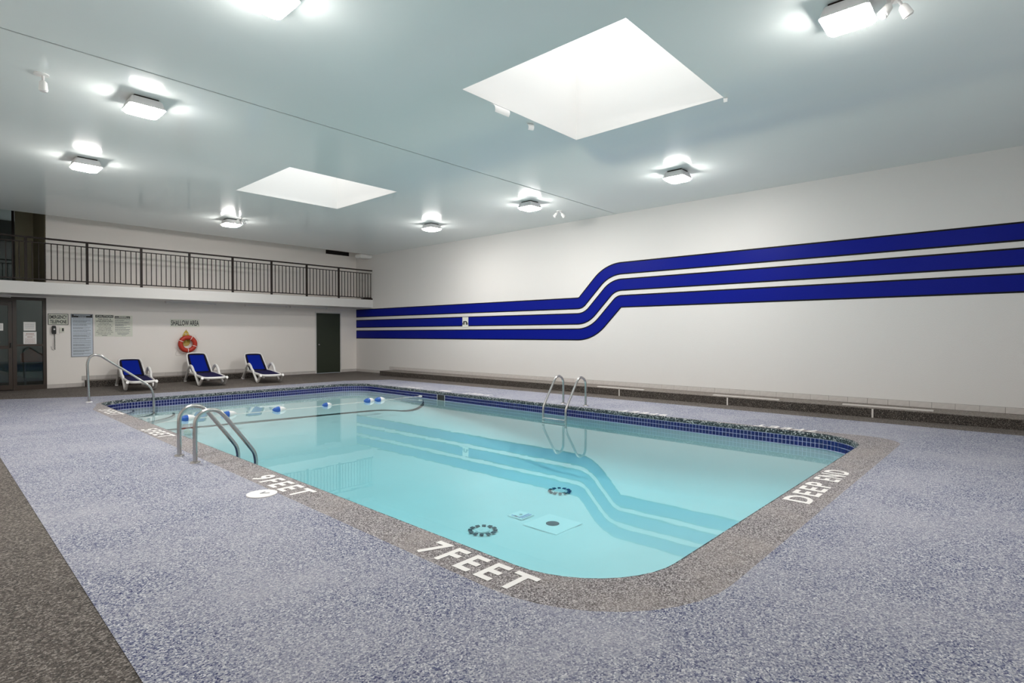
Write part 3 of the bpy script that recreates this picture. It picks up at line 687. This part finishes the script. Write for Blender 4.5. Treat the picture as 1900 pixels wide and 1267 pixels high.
# ------------------------------------------------------------------ pool ladders and grab rail
def ladder(x, y0, y1, sx, lab, treads):
    t = thing('pool_ladder', lab, 'ladder', (x, (y0 + y1) / 2, 0.003), 0, 'stainless pool ladders')
    prof = smooth_path([(0, 0), (0, .38), (.01, .45), (.07, .515), (.155, .535), (.235, .51), (.30, .435), (.345, .37), (.58, .045), (.605, -.01), (.615, -.08)], 2)
    for yy in (y0, y1):
        dy = yy - (y0 + y1) / 2
        pts = [(sx * p.x, dy, p.y) for p in prof] + [(sx * .617, dy, -.2), (sx * .617, dy, min(treads) - .03)]
        MB().tube(pts, .0215, 14).build('handrail', M_steel, t, smooth=True)
        MB().cyl((0, dy), .05, 0, .012, 24, .046).build('flange', M_metalw if 0 else M_steel, t, smooth=True)
    for z in treads:
        d = abs(y1 - y0) / 2
        MB().obox((sx * .617, 0, z), (.04, 0, 0), (0, d, 0), (0, 0, .012)).build('tread', M_drainw, t)
    return t
ladder(2.016, 6.705, 6.222, 1, 'large stainless steel pool ladder rails on the near left edge', (-.34, -.5))
ladder(8.49, 6.375, 5.862, -1, 'stainless steel pool ladder on the far right edge', (-.215, -.262, -.31))
t = thing('grab_rail', 'single sloping steel handrail at the shallow end corner steps', 'handrail', (2.44, 13.30, .003), 0)
pts = smooth_path([(0, 0, 0), (-.03, -.05, .60), (-.035, -.05, .80), (.03, -.08, .925), (.16, -.1, .915), (.26, -.1, .83), (.62, -.1, .555), (.93, -.1, .31), (1.02, -.1, .22), (1.055, -.1, .08), (1.06, -.1, -.02)], 2) + [Vector((1.065, -.1, -.30))]
MB().tube(pts, .022, 14).build('tube', M_steel, t, smooth=True)
MB().cyl((0, 0), .055, 0, .014, 24, .05).build('flange', M_white, t, smooth=True)
MB().cyl((1.065, -.1), .06, -.31, -.28, 20, .035).build('foot', M_steel, t, smooth=True)

# ------------------------------------------------------------------ safety line with floats
t = thing('safety_line', 'white float line across the shallow end with blue and white buoys', 'float line', (2.50, 10.72, WZ))
rp = [(0, 0, -.03), (.6, .2, .0), (1.6, .22, .002), (2.6, .12, 0), (3.6, .08, 0), (4.7, .06, .002), (5.3, 0, .004), (5.76, -.28, .045)]
path = smooth_path([(x, y, z + .004) for x, y, z in rp], 3)
MB().tube(path, .0045, 6).build('rope', M_rope, t, smooth=True)
def near_path(x):
    return min(path, key=lambda p: abs(p.x - x))
for x in (.92, 1.62, 2.55, 3.56, 4.58, 4.85):
    q = near_path(x); big = .80 if x == 3.56 else 1.0
    for s, m in ((-1, M_floatb), (1, M_white)):
        pr_ = [(0, .056), (.03, .057), (.075, .047), (.105, .033), (.125, .017), (.138, .008)]
        mb = MB().loops([[(s * a * big, b * big * math.cos(c), b * big * math.sin(c)) for c in (s * 2 * math.pi * j / 16 for j in range(16))] for a, b in pr_], True, False, True)
        mb.build('float_half', m, t, smooth=True, loc=(x, q.y, q.z + .018))
MB().box((5.74, -.31, .03), (5.80, -.25, .065)).build('anchor_clip', M_white, t)

# ------------------------------------------------------------------ writing on the deck
def mark(txt, O, u, v, w, h, lab):
    mb = MB(); x = 0; text(mb, 'marking', txt, M_paint, O, u, v, w, h, bold=.027, thick=.001, sp=1.3)
    return tag(mb.build('deck_marking', M_paint), lab, 'marking', 'painted markings on the deck')
Z = .0045
def rx(a): return (math.sin(a), -math.cos(a), 0), (math.cos(a), math.sin(a), 0)
u, v = (0, -1, 0), (1, 0, 0)
mark('7FEET', (2.085, 2.70, Z), u, v, .83, .215, 'white painted 7 FEET on the near left pool border'.replace('near left', 'near'))
mark('9FEET', (2.125, 5.17, Z), u, v, .86, .205, 'white painted 9 FEET beside the round white lid')
mark('5FEET', (2.20, 8.93, Z), u, v, .87, .19, 'white painted 5 FEET behind the near ladder')
mark('3FEET', (2.285, 11.83, Z), u, v, .95, .19, 'white painted 3 FEET near the handrail base')
t = thing('deck_marking', 'white painted DEEP END on the right hand short edge', 'marking', (0, 0, 0), 0, 'painted markings on the deck')
for word, x0, w in (('DEEP', 4.715, .74), ('END', 5.58, .495)): text(MB(), 'word', word, M_paint, (x0, 1.165 - .0174 * (x0 - 4.715), Z), (1, -.0174, 0), (.0174, 1, 0), w, .20, bold=.024, thick=.001, sp=1.2).build('word', M_paint, t)
u, v = (0, 1, 0), (-1, 0, 0)
mark('7FEET', (8.43, 1.97, Z), u, v, .81, .19, 'foreshortened white 7 FEET on the far edge near the DEEP END corner')
mark('9FEET', (8.45, 4.17, Z), u, v, .87, .19, 'foreshortened white 9 FEET on the far edge right of the ladder')
mark('5FEET', (8.62, 8.36, Z), u, v, .80, .19, 'foreshortened white 5 FEET on the far edge left of the ladder')
mark('3FEET', (8.60, 10.73, Z), u, v, .78, .19, 'foreshortened white 3 FEET on the far edge beyond the skimmer')
tag(MB().box((8.44, 9.62, .003), (8.54, 9.95, .010)).build('skimmer_lid', M_paint), 'white rectangular skimmer lid on the far deck above the dark mouth', 'lid')
t = thing('round_lid', 'round white lid with a grey tick mark beside the 9 FEET letters', 'lid', (1.985, 4.585, .003))
MB().cyl((0, 0), .118, 0, .007, 36).build('disc', M_paint, t)
MB().obox((.02, -.01, .0078), (.030, -.022, 0), (.004, .0055, 0), (0, 0, .0008)).build('tick_mark', M_inkg, t)
MB().obox((.018, .018, .0078), (.022, .010, 0), (-.0025, .005, 0), (0, 0, .0008)).build('tick_mark', M_inkg, t)

# ------------------------------------------------------------------ loungers
def lounger(by, bz):
    """origin on the floor midway between the front feet, +y towards the backrest"""
    t = thing('pool_lounger', '', 'lounger', (0, 0, 0), 0, 'white framed blue loungers by the back wall')
    hw = .285
    for s in (-1, 1):
        x = s * hw
        prof = smooth_path([(1.74, .0), (1.70, .05), (1.42, .22), (1.14, .40), (1.0, .455), (.86, .465), (.72, .42), (.58, .33), (.18, .07), (.08, .018), (-.02, .02), (-.12, .09), (-.30, .205)], 2)
        MB().tube([(x * (1.06 if p.y > .3 else 1.0), p.x, p.y + .014) for p in prof], .031, 12, .040).build('arm_and_leg', M_white, t, smooth=True)
        MB().box((x - .03, 1.68, 0), (x + .03, 1.80, .05)).build('foot', M_white, t)
        MB().tube([(x, 1.66, .06), (x * .9, 1.52, .20), (x * .85, 1.46, .27)], .018, 8).build('rear_strut', M_white, t, smooth=True)
    # seat frame: one rounded U
    out = [(-.26, 1.30, .275), (-.265, .8, .27), (-.27, .3, .245), (-.265, -.18, .225), (-.22, -.33, .215), (-.10, -.37, .213), (.10, -.37, .213), (.22, -.33, .215), (.265, -.18, .225), (.27, .3, .245), (.265, .8, .27), (.26, 1.30, .275)]
    MB().tube(smooth_path(out, 2), .024, 10, .032).build('seat_frame', M_white, t, smooth=True)
    MB().box((-.26, 1.27, .255), (.26, 1.32, .295)).build('rear_bar', M_white, t)
    MB().box((-.27, .02, .20), (.27, .06, .225)).build('cross_bar', M_white, t)
    rows = [(1.14, .285), (.8, .283), (.45, .268), (.1, .25), (-.18, .238), (-.32, .232)]
    W_ = [.235, .238, .242, .243, .235, .19]
    def sheet(f, nm, m, dz, x=1.):
        top = [[(q * w * x, y, z + dz - .018 * (1 - q * q)) for q in (-1, -.5, 0, .5, 1)] for (y, z), w in zip(rows, W_)]
        bot = [[(a, b, c - .006) for a, b, c in r] for r in top]
        mb = MB().loops(top, closed=False); mb.loops([r[::-1] for r in bot], closed=False); return mb.build(nm, m, t, smooth=True)
    sheet(0, 'seat_sling', M_seat, .0)
    # backrest, rounded frame + sling border + blue centre
    base, top = Vector((0, 1.12, .28)), Vector((0, by, bz))
    d = (top - base); Lb = d.length; d.normalize(); n = Vector((0, -d.z, d.y)) 
    if n.z < 0: n = -n
    P = lambda x, s_, o=0: Vector((x, 0, 0)) + base + d * (s_ * Lb) + n * (o - .05 * math.sin(math.pi * s_) * .5)
    fr = [P(-.255, .0), P(-.26, .3), P(-.255, .6), P(-.245, .86), P(-.225, .97), P(-.16, 1.0), P(0, 1.01), P(.16, 1.0), P(.225, .97), P(.245, .86), P(.255, .6), P(.26, .3), P(.255, .0)]
    bf = MB().tube(smooth_path(fr, 2), .021, 10).build('back_frame', M_white, t, smooth=True)
    def panel(w, s0, s1, o, nm, m):
        ss = [s0 + (s1 - s0) * k / 8 for k in range(9)]
        top = [[P(q * w * (1 - .05 * s_), s_, o) for q in (-1, -.5, 0, .5, 1)] for s_ in ss]
        bot = [[p - n * .005 for p in r] for r in top]
        mb = MB().loops([r[::-1] for r in top], closed=False); mb.loops(bot, closed=False); return mb.build(nm, m, t, smooth=True)
    panel(.242, .0, .985, .004, 'back_sling_border', M_slingd)
    panel(.185, .05, .90, .009, 'back_sling', M_sling)
    for s in (-1, 1): MB().tube([(s * .25, 1.38, .27), (s * .25, 1.55, .44), (s * .25, 1.60, .60)], .015, 8).build('back_support', M_white, t, smooth=True)
    return t
for x, y, a, by, bz, lab in [(5.40, 15.40, -6.5, 1.78, .79, 'white framed blue lounger under the orange life ring'), (3.80, 15.36, -6.5, 1.80, .68, 'white framed blue lounger behind the sloping handrail'), (6.79, 15.19, -9.5, 1.76, .75, 'white framed blue lounger nearest the green door')]:
    o = lounger(by, bz); o.location = (x, y, 0); o.rotation_euler = (0, 0, math.radians(a)); o['label'] = lab
